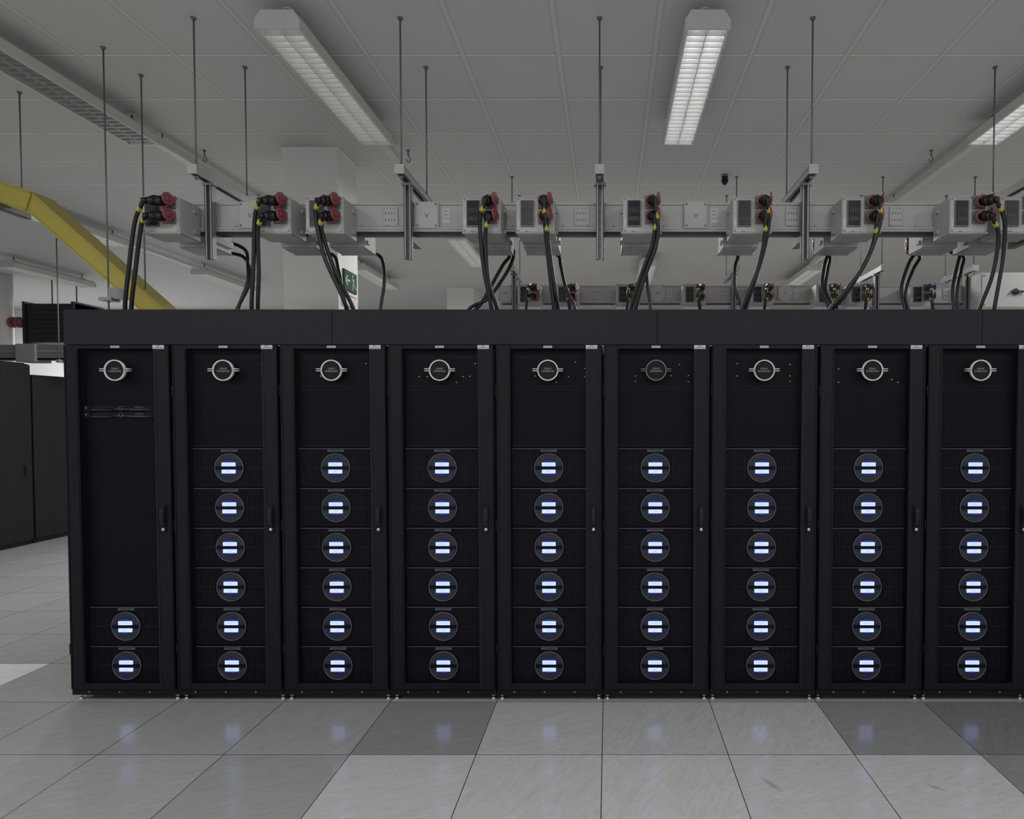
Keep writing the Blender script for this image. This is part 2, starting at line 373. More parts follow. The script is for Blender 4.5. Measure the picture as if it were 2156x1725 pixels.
def make_rack(rx, n_encl, leds, label, dim=False, servers=False, code='RS-1'):
    r = empty('server_rack', (rx, FY, 0), label, 'server rack', 'row of black storage racks')
    mb = MB()
    for s in (-1, 1):
        mb.box(*sorted((s*.298, s*.282)), .030, 1.1, .035, 2.0, black)
        mb.box(*sorted((s*.282, s*.222)), .032, .08, .07, 1.985, black)      # front posts
    mb.box(-.298, .298, .030, 1.1, 1.985, 2.002, black)
    mb.box(-.298, .298, .012, 1.1, .035, .069, black)
    mb.box(-.282, .282, 1.08, 1.1, .07, 1.985, black)
    mb.box(-.222, .222, .62, .63, .07, 1.985, inner)
    for x in (-.2, -.03, .14): mb.cyl((x, .012, .052), (x, .008, .052), .006, steel_d, n=10)
    mb.obj('rack_frame', r, bevel=.002)
    mb = MB(); L, R = -.215, .203
    mb.box(-.293, L, 0, .026, .072, 2.003, black2); mb.box(R, .291, 0, .026, .072, 2.003, black2)
    mb.box(L, R, 0, .026, 1.984, 2.003, black2); mb.box(L, R, 0, .026, .072, .104, black2)
    mb.box(-.291, -.283, -.004, 0, .075, 2.0, black); mb.box(.281, .289, -.004, 0, .075, 2.0, black)
    mb.box(R+.006, R+.013, -.003, 0, .09, 1.98, baffle_m)
    mb.box(L-.012, L-.006, -.003, 0, .09, 1.98, black)
    for z in (.3, 1.0, 1.75): mb.cyl((-.297, .004, z-.03), (-.297, .004, z+.03), .0045, black, n=10)
    d = mb.obj('door', r, bevel=.0015)
    MB().box(L, R, .010, .013, .104, 1.984, pane_m).obj('mesh_pane', d, label='dark see-through perforated door panel')
    mb = MB()
    mb.box(.232, .262, -.006, 0, .955, 1.115, black)
    mb.extrude([(-.006, 1.105), (-.022, 1.095), (-.026, 1.08), (-.026, 1.03), (-.016, 1.0), (-.006, .99)], 'x', .236, .258, baffle_m)
    mb.cyl((.247, -.004, .978), (.247, -.012, .978), .0085, chrome, n=16)
    mb.obj('door_handle', d, bevel=.001, label='black lever handle with chrome lock')
    mb = MB(); bm_ = badge_dim if dim else badge_m; z = 1.864
    mb.annulus(CX, z, .058, .0522, -.012, .010, bm_, 48)
    mb.cyl((CX, .010, z), (CX, -.004, z), .0522, face_blk, n=40, smooth=False)
    for s in (-1, 1):
        for dz in (.0075, -.0035):
            mb.box(*sorted((CX+s*.056, CX+s*.084)), -.010, .010, z+dz-.0018, z+dz+.0022, bm_)
        mb.box(*sorted((CX+s*.055, CX+s*.059)), -.012, .010, z-.010, z+.013, bm_)
    text_on(mb, 'CRAY', .013, CX, -.0046, z+.009, txt_grey, 1.25)
    text_on(mb, 'SONEXION', .0135, CX, -.0046, z-.005, txt_grey, 1.0)
    mb.obj('ring_badge', d, label='silver ring badge with side bars' if not dim else 'dull dark ring badge with side bars')
    mb = MB(); mb.box(CX-.024, CX+.024, -.003, 0, 1.988, 2.000, white_lab); text_on(mb, 'RESEARCH', .0085, CX, -.0036, 1.994, txt_dark)
    mb.obj('name_label', d, label='small white RESEARCH label')
    mb = MB(); mb.box(.205, .268, -.0055, -.003, 1.982, 2.003, white_lab)
    text_on(mb, code, .010, .236, -.0061, 1.9985, txt_dark); text_on(mb, 'UK METOFFICE', .0085, .236, -.0061, 1.988, txt_dark, .95)
    mb.obj('name_label', d, label='small white two-line label')
    mb = MB()
    top0 = .193+.2252*(n_encl-1)+.115
    mb.box(-.21, .21, .056, .09, top0, 1.975, encl)
    zz = top0+.02
    if not servers:
        while zz < 1.95:
            if 1.76 < zz < 1.79 or zz > 1.93: mb.box(-.2, .2, .052, .056, zz, zz+.006, slat)
            zz += .012
        mb.box(-.205, .205, .050, .056, 1.752, 1.758, slat); mb.box(-.205, .205, .050, .056, top0+.004, top0+.01, slat)
    mb.obj('blanking_panel', r, label='matt black blanking panel')
    if servers:
        for zc in (1.655, 1.617):
            mb = MB(); mb.box(-.2, .2, 0, .5, -.014, .014, slat); mb.box(-.2, -.17, -.012, 0, -.016, .016, baffle_m); mb.box(.17, .2, -.012, 0, -.016, .016, baffle_m)
            mb.extrude([(-.17, -.012), (-.06, -.012), (-.03, -.004), (.03, -.004), (.06, -.012), (.17, -.012), (.17, -.008), (-.17, -.008)], 'y', -.006, 0, boxd)
            mb.annulus(.0, .0, .012, .009, -.008, 0, boxd, 20)
            for k in range(3): mb.box(.08+.016*k, .091+.016*k, -.006, 0, .002, .008, plate)
            mb.box(.045, .13, -.007, -.002, -.010, -.005, plate)
            mb.box(-.192, -.189, -.015, -.012, -.001, .003, led_w)
            mb.obj('rack_server', r, (CX, .04, zc), label='thin one-unit server with grey front strip')
    e0 = None
    for k in range(n_encl):
        z = .193+.2252*k
        if e0 is None: e0 = make_enclosure(r, z)
        else: copy_tree(e0, (CX, .05, z), r)
    if leds:
        l0 = None
        for (x, z) in leds:
            if l0 is None:
                mb = MB(); mb.box(-.0022, .0022, -.008, 0, -.0022, .0022, led)
                l0 = mb.obj('indicator_light', r, (x, .056, z), label='tiny yellow-green indicator light')
            else: dup(l0, r, (x, .056, z))
    f0 = None
    for (x, y) in ((-.275, .05), (.275, .05), (-.275, 1.04), (.275, 1.04)):
        if f0 is None:
            mb = MB(); mb.cyl((0, 0, 0), (0, 0, .006), .018, chrome, r1=.016, n=20); mb.cyl((0, 0, .006), (0, 0, .012), .014, chrome, r1=.007, n=20)
            mb.cyl((0, 0, .012), (0, 0, .036), .006, chrome, n=12); mb.cyl((0, 0, .018), (0, 0, .025), .011, chrome, n=6, smooth=False)
            f0 = mb.obj('levelling_foot', r, (x, y, 0), label='chrome levelling foot')
        else: dup(f0, r, (x, y, 0))
    c0 = None
    for (x, y) in ((-.21, .12), (.21, .12), (-.21, .98), (.21, .98)):
        if c0 is None:
            mb = MB(); mb.cyl((-.009, 0, .0165), (.009, 0, .0165), .0165, rubber, n=20); mb.cyl((-.011, 0, .0165), (.011, 0, .0165), .007, chrome, n=12)
            mb.box(-.014, -.011, -.012, .012, .012, .036, steel); mb.box(.011, .014, -.012, .012, .012, .036, steel)
            c0 = mb.obj('caster', r, (x, y, 0), label='small black caster wheel')
        else: dup(c0, r, (x, y, 0))
    return r

def P(px_list):   # LED offsets in millimetres from rack centre / height
    return [(a/1000., b/1000.) for a, b in px_list]
std = 'tall black storage rack with mesh door and six glowing round emblems'
racks = [
    (0, 2, [], 'tall black storage rack with two glowing emblems and two thin servers', False, True),
    (1, 6, P([(180, 1905), (180, 1867)]), std, False, False),
    (2, 6, P([(165, 1905), (-90, 1835)]), std, False, False),
    (3, 6, P([(180, 1905), (-135, 1832), (-90, 1832), (75, 1800), (112, 1832), (150, 1834)]), std, False, False),
    (4, 6, P([(-82, 1836), (145, 1915), (36, 1800), (105, 1832), (195, 1878), (195, 1832)]), std, False, False),
    (5, 6, P([(-118, 1836), (-118, 1804), (82, 1838), (180, 1838), (180, 1804), (0, 1893), (130, 1900)]), 'tall black storage rack with dull ring badge and six glowing emblems', True, False),
    (6, 6, P([(-146, 1836), (-146, 1905), (152, 1836), (152, 1804), (152, 1900)]), std, False, False),
    (7, 6, P([(-175, 1800), (-175, 1876), (125, 1815), (160, 1800), (20, 1905)]), std, False, False),
    (8, 6, [], std, False, False),
    (9, 6, [], std, False, False),
]
for (k, ne, leds, lab, dim, srv) in racks:
    make_rack(-2.73+.6*k, ne, leds, lab, dim, srv, 'RS-%d' % (9-k) if k < 9 else 'RS-0')

def make_baffle(xa, xb, endcap=False):
    mb = MB(); xa += .0012; xb -= .0012
    mb.box(xa, xb, -.004, .012, 2.006, 2.200, baffle_m)
    mb.box(xa, xb, .012, .045, 2.193, 2.200, baffle_m)
    mb.box(xa, xb, .012, .045, 2.006, 2.012, baffle_m)
    for x in (xa+.1, (xa+xb)/2, xb-.1):
        mb.box(x-.02, x+.02, .02, .022, 2.012, 2.193, baffle_m)
    if not endcap: mb.box(xa-.03, xa+.03, .0125, .016, 2.013, 2.192, inner)     # dark strip added behind the seam to block bright ceiling showing through
    if endcap: mb.box(xa, xa+.012, .012, 1.1, 2.006, 2.200, baffle_m)
    o = mb.obj('rack_top_panel', bevel=.0015); o.location = (0, FY, 0)
    tag(o, 'long dark grey metal panel on top of the racks', 'panel', 'panels above the racks')
for a, b, e in ((-3.018, -1.53, True), (-1.53, .27, False), (.27, 2.07, False), (2.07, 2.97, False)): make_baffle(a, b, e)

# ------------------------------------------------------------------ overhead busbar trunking
def make_bus(y, xa, xb, outlets, joints):
    e = empty('busbar_trunking', (0, y, 0), 'long grey metal overhead busbar trunking hung from the ceiling', 'busbar', 'overhead busbars')
    mb = MB()
    mb.box(xa, xb, .01, .13, 2.735, 2.875, busm)
    mb.box(xa, xb, 0, .14, 2.868, 2.882, busm); mb.box(xa, xb, -.004, .144, 2.722, 2.735, busm)
    mb.box(xa, xb, 0, .008, 2.71, 2.722, busm); mb.box(xa, xb, .132, .14, 2.71, 2.722, busm)
    mb.box(xa, xb, .06, .08, 2.70, 2.722, steel_d)
    k = xa+.05
    while k < xb:
        mb.cyl((k, .002, 2.745), (k, -.001, 2.745), .004, boxd, n=8); k += .15
    mb.obj('trunking_body', e, bevel=.002)
    o0 = None
    for x in outlets:
        if o0 is None:
            mb = MB(); mb.box(-.045, .045, .004, .010, -.055, .055, boxm)
            for i in range(4):
                mb.box(-.03+.017*i, -.024+.017*i, .003, .005, .01, .024, boxd); mb.box(-.03+.017*i, -.024+.017*i, .003, .005, -.03, -.016, boxd)
            for i in range(3): mb.cyl((-.02+.02*i, .004, .043), (-.02+.02*i, .001, .043), .003, boxd, n=10)
            mb.box(-.043, -.036, .001, .004, -.05, .05, busm); mb.box(.036, .043, .001, .004, -.05, .05, busm)
            o0 = mb.obj('outlet_plate', e, (x, 0, 2.803))
        else: dup(o0, e, (x, 0, 2.803))
    j0 = r0 = None
    for x in joints:
        if j0 is None:
            mb = MB(); mb.box(-.07, .07, -.012, .150, -.075, .08, boxm)
            mb.box(-.066, -.062, -.014, -.012, -.07, .075, busm); mb.box(.062, .066, -.014, -.012, -.07, .075, busm)
            V = [(-.014, .0), (-.009, .0), (0, -.016), (.009, .0), (.014, .0), (.002, -.024), (-.002, -.024)]
            mb.extrude([(a, b+.012) for a, b in V], 'y', -.0135, -.012, boxd)
            for a in (-.055, .055):
                for b in (-.06, .065): mb.cyl((a, -.012, b), (a, -.017, b), .006, steel_d, n=8)
            j0 = mb.obj('joint_cover', e, (x, 0, 2.803), bevel=.002)
            mb = MB(); mb.box(-.022, .022, .007, .010, -.04, .045, white_lab)
            for i, t in enumerate(('400 V', '250 A', '50 Hz')): text_on(mb, t, .012, 0, .0065, .03-.022*i, txt_dark)
            r0 = mb.obj('rating_label', e, (x+.112, 0, 2.803), label='small printed white rating label')
        else:
            dup(j0, e, (x, 0, 2.803)); dup(r0, e, (x+.112, 0, 2.803))
    return e
BY = 4.13
make_bus(BY, -2.72, 4.6, [-1.30, -.16, 1.10, 1.72, 3.1], [-2.13, -1.08, .52, 2.72, 3.7])
B2 = 6.72
make_bus(B2, -1.05, 4.2, [-.1, .5, 1.15, 3.3], [-1.0, .48, 1.72])

def make_tap(x, y, socket_mat=red):
    e = empty('tap_off_box', (x, y, 2.75), 'grey metal tap-off box with two red sockets on busbar', 'tap-off box', 'tap-off boxes')
    mb = MB()
    mb.box(-.108, .108, -.195, 0, -.10, .10, boxm)
    mb.box(-.112, .112, -.200, -.190, -.104, -.098, busm); mb.box(-.112, .112, -.200, -.190, .098, .104, busm)
    mb.box(-.104, .104, -.199, -.195, -.095, .095, boxm)
    for sx in (-1, 1):
        for z in (-.06, .06):
            mb.box(*sorted((sx*.108, sx*.118)), -.07, -.03, z-.010, z+.010, busm)
        for z in (-.088, .088): mb.cyl((sx*.096, -.199, z), (sx*.096, -.203, z), .004, steel_d, n=10)
    mb.box(-.10, .10, -.19, -.01, -.106, -.10, boxm)
    mb.box(-.101, -.086, -.2, -.198, -.06, -.02, white_lab)
    text_on(mb, '63 A', .010, -.048, -.2002, -.092, txt_dark)
    mb.obj('box_housing', e, bevel=.003)
    mb = MB()
    mb.box(-.038, .038, -.012, 0, -.074, .074, steel_d); mb.box(-.033, .033, -.016, -.012, -.068, .068, win_m)
    for i in range(4): mb.box(-.026+.014*i, -.016+.014*i, -.018, -.016, .0, .03, brk)
    mb.box(-.028, .028, -.0175, -.016, -.045, -.02, brk)
    mb.obj('breaker_window', e, (-.045, -.199, .008), bevel=.0015, label='dark hinged breaker window')
    s0 = l0 = None
    for z in (.07, -.015):
        if s0 is None:
            mb = MB(); mb.box(-.036, .036, -.012, 0, -.036, .036, boxd); mb.cyl((0, -.012, 0), (0, -.042, -.004), .033, boxd, n=24)
            mb.annulus(0, -.004, .036, .028, -.048, -.040, socket_mat, 24); mb.cyl((0, -.042, -.004), (0, -.044, -.004), .028, rubber, n=20)
            s0 = mb.obj('socket', e, (.052, -.199, z), label='round power socket with red collar')
            mb = MB(); a = math.radians(-14); d = Vector((math.sin(a), -math.cos(a), 0)); nrm = Vector((math.cos(a), math.sin(a), 0))
            c = d*.042
            mb.cyl(tuple(c-nrm*.004), tuple(c+nrm*.005), .036, socket_mat, r1=.034, n=28); mb.cyl(tuple(c+nrm*.005), tuple(c+nrm*.009), .018, socket_mat, r1=.012, n=20)
            mb.cyl((0, 0, -.016), (0, 0, .016), .005, socket_mat, n=10)
            l0 = mb.obj('socket_lid', e, (.099, -.232, z), label='open round red socket lid')
        else:
            dup(s0, e, (.052, -.199, z)); dup(l0, e, (.099, -.232, z))
    return e
tap0 = None
front_x = [-2.54, -1.91, -1.61, -.72, -.415, .19, .815, 1.435, 2.045, 2.33]
for x in front_x:
    if tap0 is None: tap0 = make_tap(x, BY)
    else: copy_tree(tap0, (x, BY, 2.75))
for x in front_x:
    c = copy_tree(tap0, (x, BY+.14, 2.75), rotz=math.pi); c['label'] = 'grey metal tap-off box on the back of the busbar'
row2 = [-.75, -.39, .18, .81, 1.45, 2.07, 2.38]
for x in row2: copy_tree(tap0, (x, B2, 2.75))
tb = make_tap(2.96, B2, bluep); tb['label'] = 'grey metal tap-off box with two blue sockets on busbar'

e = empty('feed_box', (3.78, B2-.01, 2.62), 'large grey electrical feed box with rotary switch', 'electrical box')
mb = MB(); mb.box(-.30, .36, -.25, .0, 0, .33, boxm); mb.box(-.29, .35, -.256, -.25, .01, .32, busm)
for a in (-.27, .33):
    for b in (.03, .30): mb.cyl((a, -.256, b), (a, -.262, b), .008, steel_d, n=10)
mb.obj('box_housing', e, bevel=.004)
mb = MB(); mb.cyl((.02, -.256, .15), (.02, -.27, .15), .03, rubber, n=24); mb.box(-.03, .10, -.285, -.27, .142, .158, rubber)
mb.obj('rotary_switch', e)

# ------------------------------------------------------------------ cables
def make_cable(base, pts, r=.0115):
    o0 = Vector(base)
    e = empty('power_cable', tuple(o0), 'thick black power cable with plug and yellow tag', 'cable', 'black power cables')
    P_ = [Vector(p)-o0 for p in pts]
    mb = MB(); path = mb.tube([tuple(p) for p in P_], r, rubber, 10, 8); mb.obj('cable_sheath', e)
    mb = MB(); tip = P_[0]; d = tip.normalized()
    mb.cyl((0, 0, 0), tuple(tip*.5), .026, rubber, r1=.029, n=20); mb.cyl(tuple(tip*.5), tuple(tip*.85), .029, rubber, r1=.018, n=20)
    mb.cyl(tuple(tip*.85), tuple(tip+d*.012), .018, rubber, r1=.015, n=16)
    for k in range(8):
        t = 2*math.pi*k/8; a = d.orthogonal().normalized(); b = d.cross(a); o = (a*math.cos(t)+b*math.sin(t))*.028
        mb.cyl(tuple(tip*.42+o), tuple(tip*.56+o), .004, rubber, n=6)
    mb.obj('plug', e, label='black round industrial plug')
    i = 3
    mb = MB(); p, q = path[i], path[i+1]; mb.cyl(tuple(p), tuple(p+(q-p).normalized()*.022), r+.003, yellow_t, n=12)
    mb.box(p.x-.004, p.x+.004, p.y-.016, p.y-.012, p.z-.02, p.z+.006, yellow_t)
    mb.obj('cable_tag', e, label='yellow tag wrapped on the cable')
    return e
front = [
 (0, 0, [(-2.565,2.80),(-2.64,2.69),(-2.71,2.45),(-2.77,2.21)]), (0, 1, [(-2.565,2.72),(-2.62,2.664),(-2.685,2.45),(-2.747,2.21)]),
 (1, 0, [(-1.925,2.80),(-1.97,2.717),(-2.005,2.478),(-2.045,2.21)]), (1, 1, [(-1.92,2.72),(-1.965,2.637),(-1.986,2.425),(-2.018,2.21)]),
 (2, 0, [(-1.60,2.80),(-1.625,2.717),(-1.595,2.504),(-1.511,2.29),(-1.49,2.18)]), (2, 1, [(-1.59,2.72),(-1.604,2.637),(-1.55,2.425),(-1.463,2.21)]),
 (3, 0, [(-.682,2.80),(-.716,2.69),(-.705,2.45),(-.668,2.21)]), (3, 1, [(-.665,2.715),(-.69,2.61),(-.68,2.37),(-.637,2.21)]),
 (4, 0, [(-.355,2.80),(-.352,2.664),(-.335,2.45),(-.312,2.21)]), (4, 1, [(-.348,2.72),(-.334,2.558),(-.307,2.35),(-.289,2.21)]),
 (5, 0, [(.258,2.80),(.275,2.60),(.21,2.41),(.153,2.21)]), (5, 1, [(.258,2.715),(.25,2.584),(.182,2.398),(.127,2.21)]),
 (6, 0, [(.880,2.80),(.892,2.664),(.85,2.45),(.763,2.21)]), (6, 1, [(.873,2.72),(.868,2.558),(.828,2.37),(.785,2.21)]),
 (7, 0, [(1.50,2.80),(1.505,2.664),(1.426,2.438),(1.265,2.225),(1.20,2.12)]), (7, 1, [(1.493,2.72),(1.470,2.53),(1.36,2.318),(1.28,2.20)]),
 (8, 0, [(2.14,2.805),(2.208,2.69),(2.228,2.504),(2.208,2.21)]), (8, 1, [(2.125,2.72),(2.186,2.61),(2.178,2.4),(2.133,2.21)]),
]
for (bi, si, pz) in front:
    bx = front_x[bi]+.052; bz = (2.82, 2.735)[si]-.004
    n = len(pz); pts = []
    for k, (x, z) in enumerate(pz):
        y = 3.825+.012*si if k == 0 else 3.815+.14*(k/(n-1))+.02*si
        pts.append((x, y, z))
    pts.append((pz[-1][0]-.01+.02*random.random(), 3.985+.03*si, 2.012))
    make_cable((bx, BY-.247, bz), pts)
rear = [
 (0, 0, [(-2.42,2.74),(-2.39,2.62),(-2.39,2.50),(-2.45,2.31)]), (0, 1, [(-2.43,2.69),(-2.375,2.58),(-2.385,2.48),(-2.47,2.28)]),
 (1, 1, [(-1.83,2.70),(-1.79,2.6),(-1.76,2.47),(-1.73,2.31)]),
 (2, 1, [(-1.53,2.70),(-1.49,2.62),(-1.483,2.5),(-1.507,2.31)]),
 (3, 0, [(-.64,2.74),(-.64,2.65),(-.71,2.52),(-.80,2.40),(-.93,2.31)]), (3, 1, [(-.66,2.70),(-.70,2.63),(-.77,2.50),(-.84,2.37),(-.89,2.29)]),
 (4, 1, [(-.34,2.70),(-.315,2.62),(-.283,2.48),(-.215,2.31)]),
 (5, 1, [(.255,2.70),(.25,2.62),(.26,2.47),(.28,2.31)]),
 (6, 1, [(.86,2.70),(.84,2.62),(.838,2.47),(.885,2.31)]),
 (7, 0, [(1.46,2.74),(1.43,2.62),(1.415,2.47),(1.46,2.31)]), (7, 1, [(1.47,2.69),(1.455,2.6),(1.44,2.47),(1.50,2.29)]),
 (8, 0, [(2.05,2.74),(1.99,2.64),(1.935,2.47),(1.96,2.31)]), (8, 1, [(2.07,2.69),(2.02,2.6),(1.965,2.45),(1.985,2.29)]),
 (9, 0, [(2.34,2.74),(2.31,2.62),(2.275,2.47),(2.28,2.31)]), (9, 1, [(2.36,2.69),(2.34,2.6),(2.305,2.45),(2.31,2.29)]),
]
for (bi, si, pz) in rear:
    bx = front_x[bi]-.052; bz = (2.82, 2.735)[si]-.004
    pts = [(bx, BY+.14+.32, bz-.03)]
    for k, (x, z) in enumerate(pz): pts.append((x, BY+.14+.33-.015*k, z-.02))
    pts.append((pz[-1][0], 4.52+.03*si, 2.012))
    e = make_cable((bx, BY+.14+.247, bz), pts); e['label'] = 'thick black power cable hanging behind the busbar'
for i, x in enumerate(row2+[2.96]):
    for si in (0, 1):
        bz = (2.82, 2.735)[si]-.004; sgn = 1 if i % 2 else -.2
        pts = [(x+.02, B2-.33, bz-.01), (x-.0+.02*sgn, B2-.36, bz-.09), (x+.06*sgn, B2-.32, 2.5), (x+.10*sgn+.03*si, B2-.25, 2.25)]
        e = make_cable((x+.052, B2-.247, bz), pts); e['label'] = 'black power cable dropping from the distant busbar'
        e['group'] = 'cables on the distant busbar'

# ------------------------------------------------------------------ hangers
def make_hanger(x, y):
    e = empty('busbar_hanger', (x, y, CZ), 'galvanised strut hanger on two threaded ceiling rods', 'hanger', 'busbar hangers')
    mb = MB(); mb.cyl((0, 0, 0), (0, 0, -.91), .0050, rodm, n=10); mb.cyl((0, 0, 0), (0, 0, -.012), .016, rodm, r1=.012, n=14)
    mb.cyl((0, 0, -.82), (0, 0, -.832), .012, steel, n=6, smooth=False); mb.cyl((0, 0, -.89), (0, 0, -.90), .012, steel, n=6, smooth=False)
    r0 = mb.obj('threaded_rod', e, (0, -.17, 0)); dup(r0, e, (0, .38, 0))
    mb = MB()
    z0, z1 = -.885, -.838
    mb.box(-.0215, .0215, -.21, .43, z1-.003, z1, steel)
    mb.box(-.0215, -.0185, -.21, .43, z0, z1, steel); mb.box(.0185, .0215, -.21, .43, z0, z1, steel)
    mb.box(-.0215, -.010, -.21, .43, z0, z0+.003, steel); mb.box(.010, .0215, -.21, .43, z0, z0+.003, steel)
    mb.box(-.026, .026, -.215, -.208, z0-.003, z1+.003, boxm)
    mb.obj('strut', e)
    mb = MB()
    a0, a1 = -.06, -.018
    mb.box(-.022, .022, a1-.003, a1, -1.33, -.885, steel)
    mb.box(-.022, -.019, a0, a1, -1.33, -.885, steel); mb.box(.019, .022, a0, a1, -1.33, -.885, steel)
    mb.box(-.022, -.010, a0, a0+.003, -1.33, -.885, steel); mb.box(.010, .022, a0, a0+.003, -1.33, -.885, steel)
    k = -1.31
    while k < -.9: mb.box(-.004, .004, a1-.005, a1-.003, k, k+.022, steel_d); k += .05
    mb.box(-.035, .035, a0-.002, a1, -.90, -.885, steel); mb.box(-.0215, .0215, a1, .17, -1.22, -1.18, steel_d)
    mb.obj('drop_channel', e)
    return e
h0 = make_hanger(-2.35, BY)
for x in (-1.18, -.05, 1.158, 2.50): copy_tree(h0, (x, BY, CZ))
for x in (-.91, 1.21, 2.59, 3.46):
    c = copy_tree(h0, (x, B2, CZ)); c['label'] = 'distant galvanised strut hanger on ceiling rods'

# ------------------------------------------------------------------ yellow fibre duct
e = empty('cable_duct', (-3.6, 4.65, 2.9), 'bright yellow plastic fibre cable duct sloping down to the racks', 'cable duct')
def duct_piece(x0, z0, x1, z1, name, lab=None, yw=.085, h=.10):
    a = Vector((x0, 0, z0)); b = Vector((x1, 0, z1)); d = (b-a).normalized(); n = Vector((-d.z, 0, d.x))
    if n.z < 0: n = -n
    mb = MB()
    def quad(n0, n1, y0, y1, mat):
        p = [a+n*n0, b+n*n0, b+n*n1, a+n*n1]
        mb.extrude([(q.x, q.z) for q in p], 'y', y0, y1, mat)
    quad(-h, 0, -yw, yw, yellow); quad(-.004, .010, -yw-.010, yw+.010, yellow_d); quad(-h-.005, -h+.005, -yw-.006, yw+.006, yellow)
    return mb.obj(name, e, (0, 0, 0), bevel=.003, label=lab)
duct_piece(-1.9, .265, -.44, .255, 'duct_run', 'horizontal yellow duct run')
duct_piece(-.44, .26, -.19, .175, 'duct_elbow', 'yellow duct elbow joint', yw=.10, h=.12)
duct_piece(-.19, .17, .66, -.59, 'duct_slope')
duct_piece(.66, -.61, 1.02, -.61, 'duct_run', 'horizontal yellow duct run')
def make_duct_hanger(x, ya, yb, z):
    g = empty('duct_hanger', (x, 0, CZ), 'thin threaded rods carrying a small strut under the yellow duct', 'hanger', 'duct hangers')
    for y in (ya, yb):
        mb = MB(); mb.cyl((0, 0, 0), (0, 0, z-CZ), .0050, rodm, n=10); mb.cyl((0, 0, 0), (0, 0, -.012), .016, rodm, r1=.012, n=14)
        mb.cyl((0, 0, z-CZ+.02), (0, 0, z-CZ+.03), .013, steel, n=6); mb.obj('threaded_rod', g, (0, y, 0))
    mb = MB(); mb.box(-.02, .02, ya-.05, yb+.05, z-CZ-.0, z-CZ+.003, steel); mb.box(-.02, -.017, ya-.05, yb+.05, z-CZ, z-CZ+.04, steel); mb.box(.017, .02, ya-.05, yb+.05, z-CZ, z-CZ+.04, steel)
    mb.obj('strut', g)
    return g
g = make_duct_hanger(-3.09, 4.27, 4.61, 2.12)
mb = MB(); mb.box(-.035, .045, 4.23, 4.31, 2.32-CZ, 2.34-CZ, steel); mb.box(.02, .075, 4.24, 4.30, 2.33-CZ, 2.40-CZ, steel); mb.obj('clamp', g)
make_duct_hanger(-4.10, 4.45, 4.85, 3.00)

# ------------------------------------------------------------------ ceiling lights
def make_light(x, yc, L, tube_m, louver_m, lab):
    e = empty('ceiling_light', (x, yc, 3.69), lab, 'ceiling light', 'fluorescent ceiling lights')
    h = L/2
    mb = MB()
    mb.extrude([(-.118, .06), (.118, .06), (.118, .065), (.085, .092), (-.085, .092), (-.118, .065)], 'y', -h, h, lightm)
    for s in (-1, 1):
        mb.box(*sorted((s*.112, s*.118)), -h, h, 0, .06, lightm)
        mb.box(*sorted((s*.104, s*.118)), -h, h, -.002, .001, lightm)
    cap = [(-.122, -.004), (.122, -.004), (.122, .045), (.088, .096), (-.088, .096), (-.122, .045)]
    mb.extrude(cap, 'y', -h-.02, -h, lightm); mb.extrude(cap, 'y', h, h+.02, lightm)
    mb.obj('housing', e, bevel=.002)
    mb = MB()
    n = int(L/.058)
    for i in range(1, n):
        y = -h+L*i/n
        mb.extrude([(y-.003, 0), (y+.003, 0), (y+.009, .03), (y-.009, .03)], 'x', -.104, .104, louver_m)
    mb.extrude([(-.002, 0), (.002, 0), (.012, .03), (-.012, .03)], 'y', -h, h, louver_m)
    for s in (-1, 1): mb.extrude([(s*.112, 0), (s*.104, 0), (s*.085, .05), (s*.112, .058)], 'y', -h, h, louver_m)
    mb.obj('louver', e)
    mb = MB(); mb.cyl((0, -h+.03, 0), (0, h-.03, 0), .010, tube_m, n=12)
    mb.cyl((0, -h, 0), (0, -h+.03, 0), .011, lightm, n=12); mb.cyl((0, h-.03, 0), (0, h, 0), .011, lightm, n=12)
    t0 = mb.obj('tube', e, (-.05, 0, .044)); dup(t0, e, (.05, 0, .044))
    mb = MB(); mb.cyl((0, 0, .09), (0, 0, CZ-3.69), .008, rodm, n=10); mb.cyl((0, 0, .165), (0, 0, CZ-3.69), .03, lightm, n=16)
    mb.box(-.03, .03, -.05, .05, .09, .12, lightm)
    s0 = mb.obj('suspension', e, (0, -h+.12, 0)); dup(s0, e, (0, h-.12, 0))
    return e
lon = 'lit white fluorescent ceiling light with louvre'; loff = 'unlit fluorescent ceiling light with mirror louvre and added tube glow'
ldim = 'dim white fluorescent ceiling light with louvre'
make_light(.533, 4.54, 1.56, tube_on, louv, lon)
make_light(-1.775, 4.54, 1.56, tube_dim, louv, ldim)
make_light(-3.56, 4.54, 1.56, tube_off_glow, louv_d, loff)
make_light(2.87, 4.54, 1.56, tube_on, louv, lon)
for x, y, on in ((-1.8, 8.9, 1), (-3.56, 10.6, 0), (.55, 10.3, 1), (2.95, 10.6, 1), (-6.0, 7.75, 1), (-6.0, 10.9, 0), (-8.4, 10.4, 0)):
    make_light(x, y, 1.5, tube_far if on else tube_dim, louv, lon if on else ldim)
for x, ya, yb in ((-3.56, 5.35, 9.82), (-1.78, 5.35, 5.8), (2.9, 5.35, 9.82), (-6.0, 8.55, 10.1), (-6.0, 3.0, 6.95)):
    o = MB().box(-.032, .032, ya, yb, 3.75, 3.79, lightm).box(-.042, .042, ya, yb, 3.79, 3.80, lightm)
    k = ya+.2
    while k < yb: o.cyl((0, k, 3.8), (0, k, CZ), .006, rodm, n=8); k += 1.5
    ob = o.obj('lighting_rail', bevel=.002); ob.location.x = x
    tag(ob, 'slim white metal lighting rail under the ceiling', 'lighting rail', 'lighting rails')
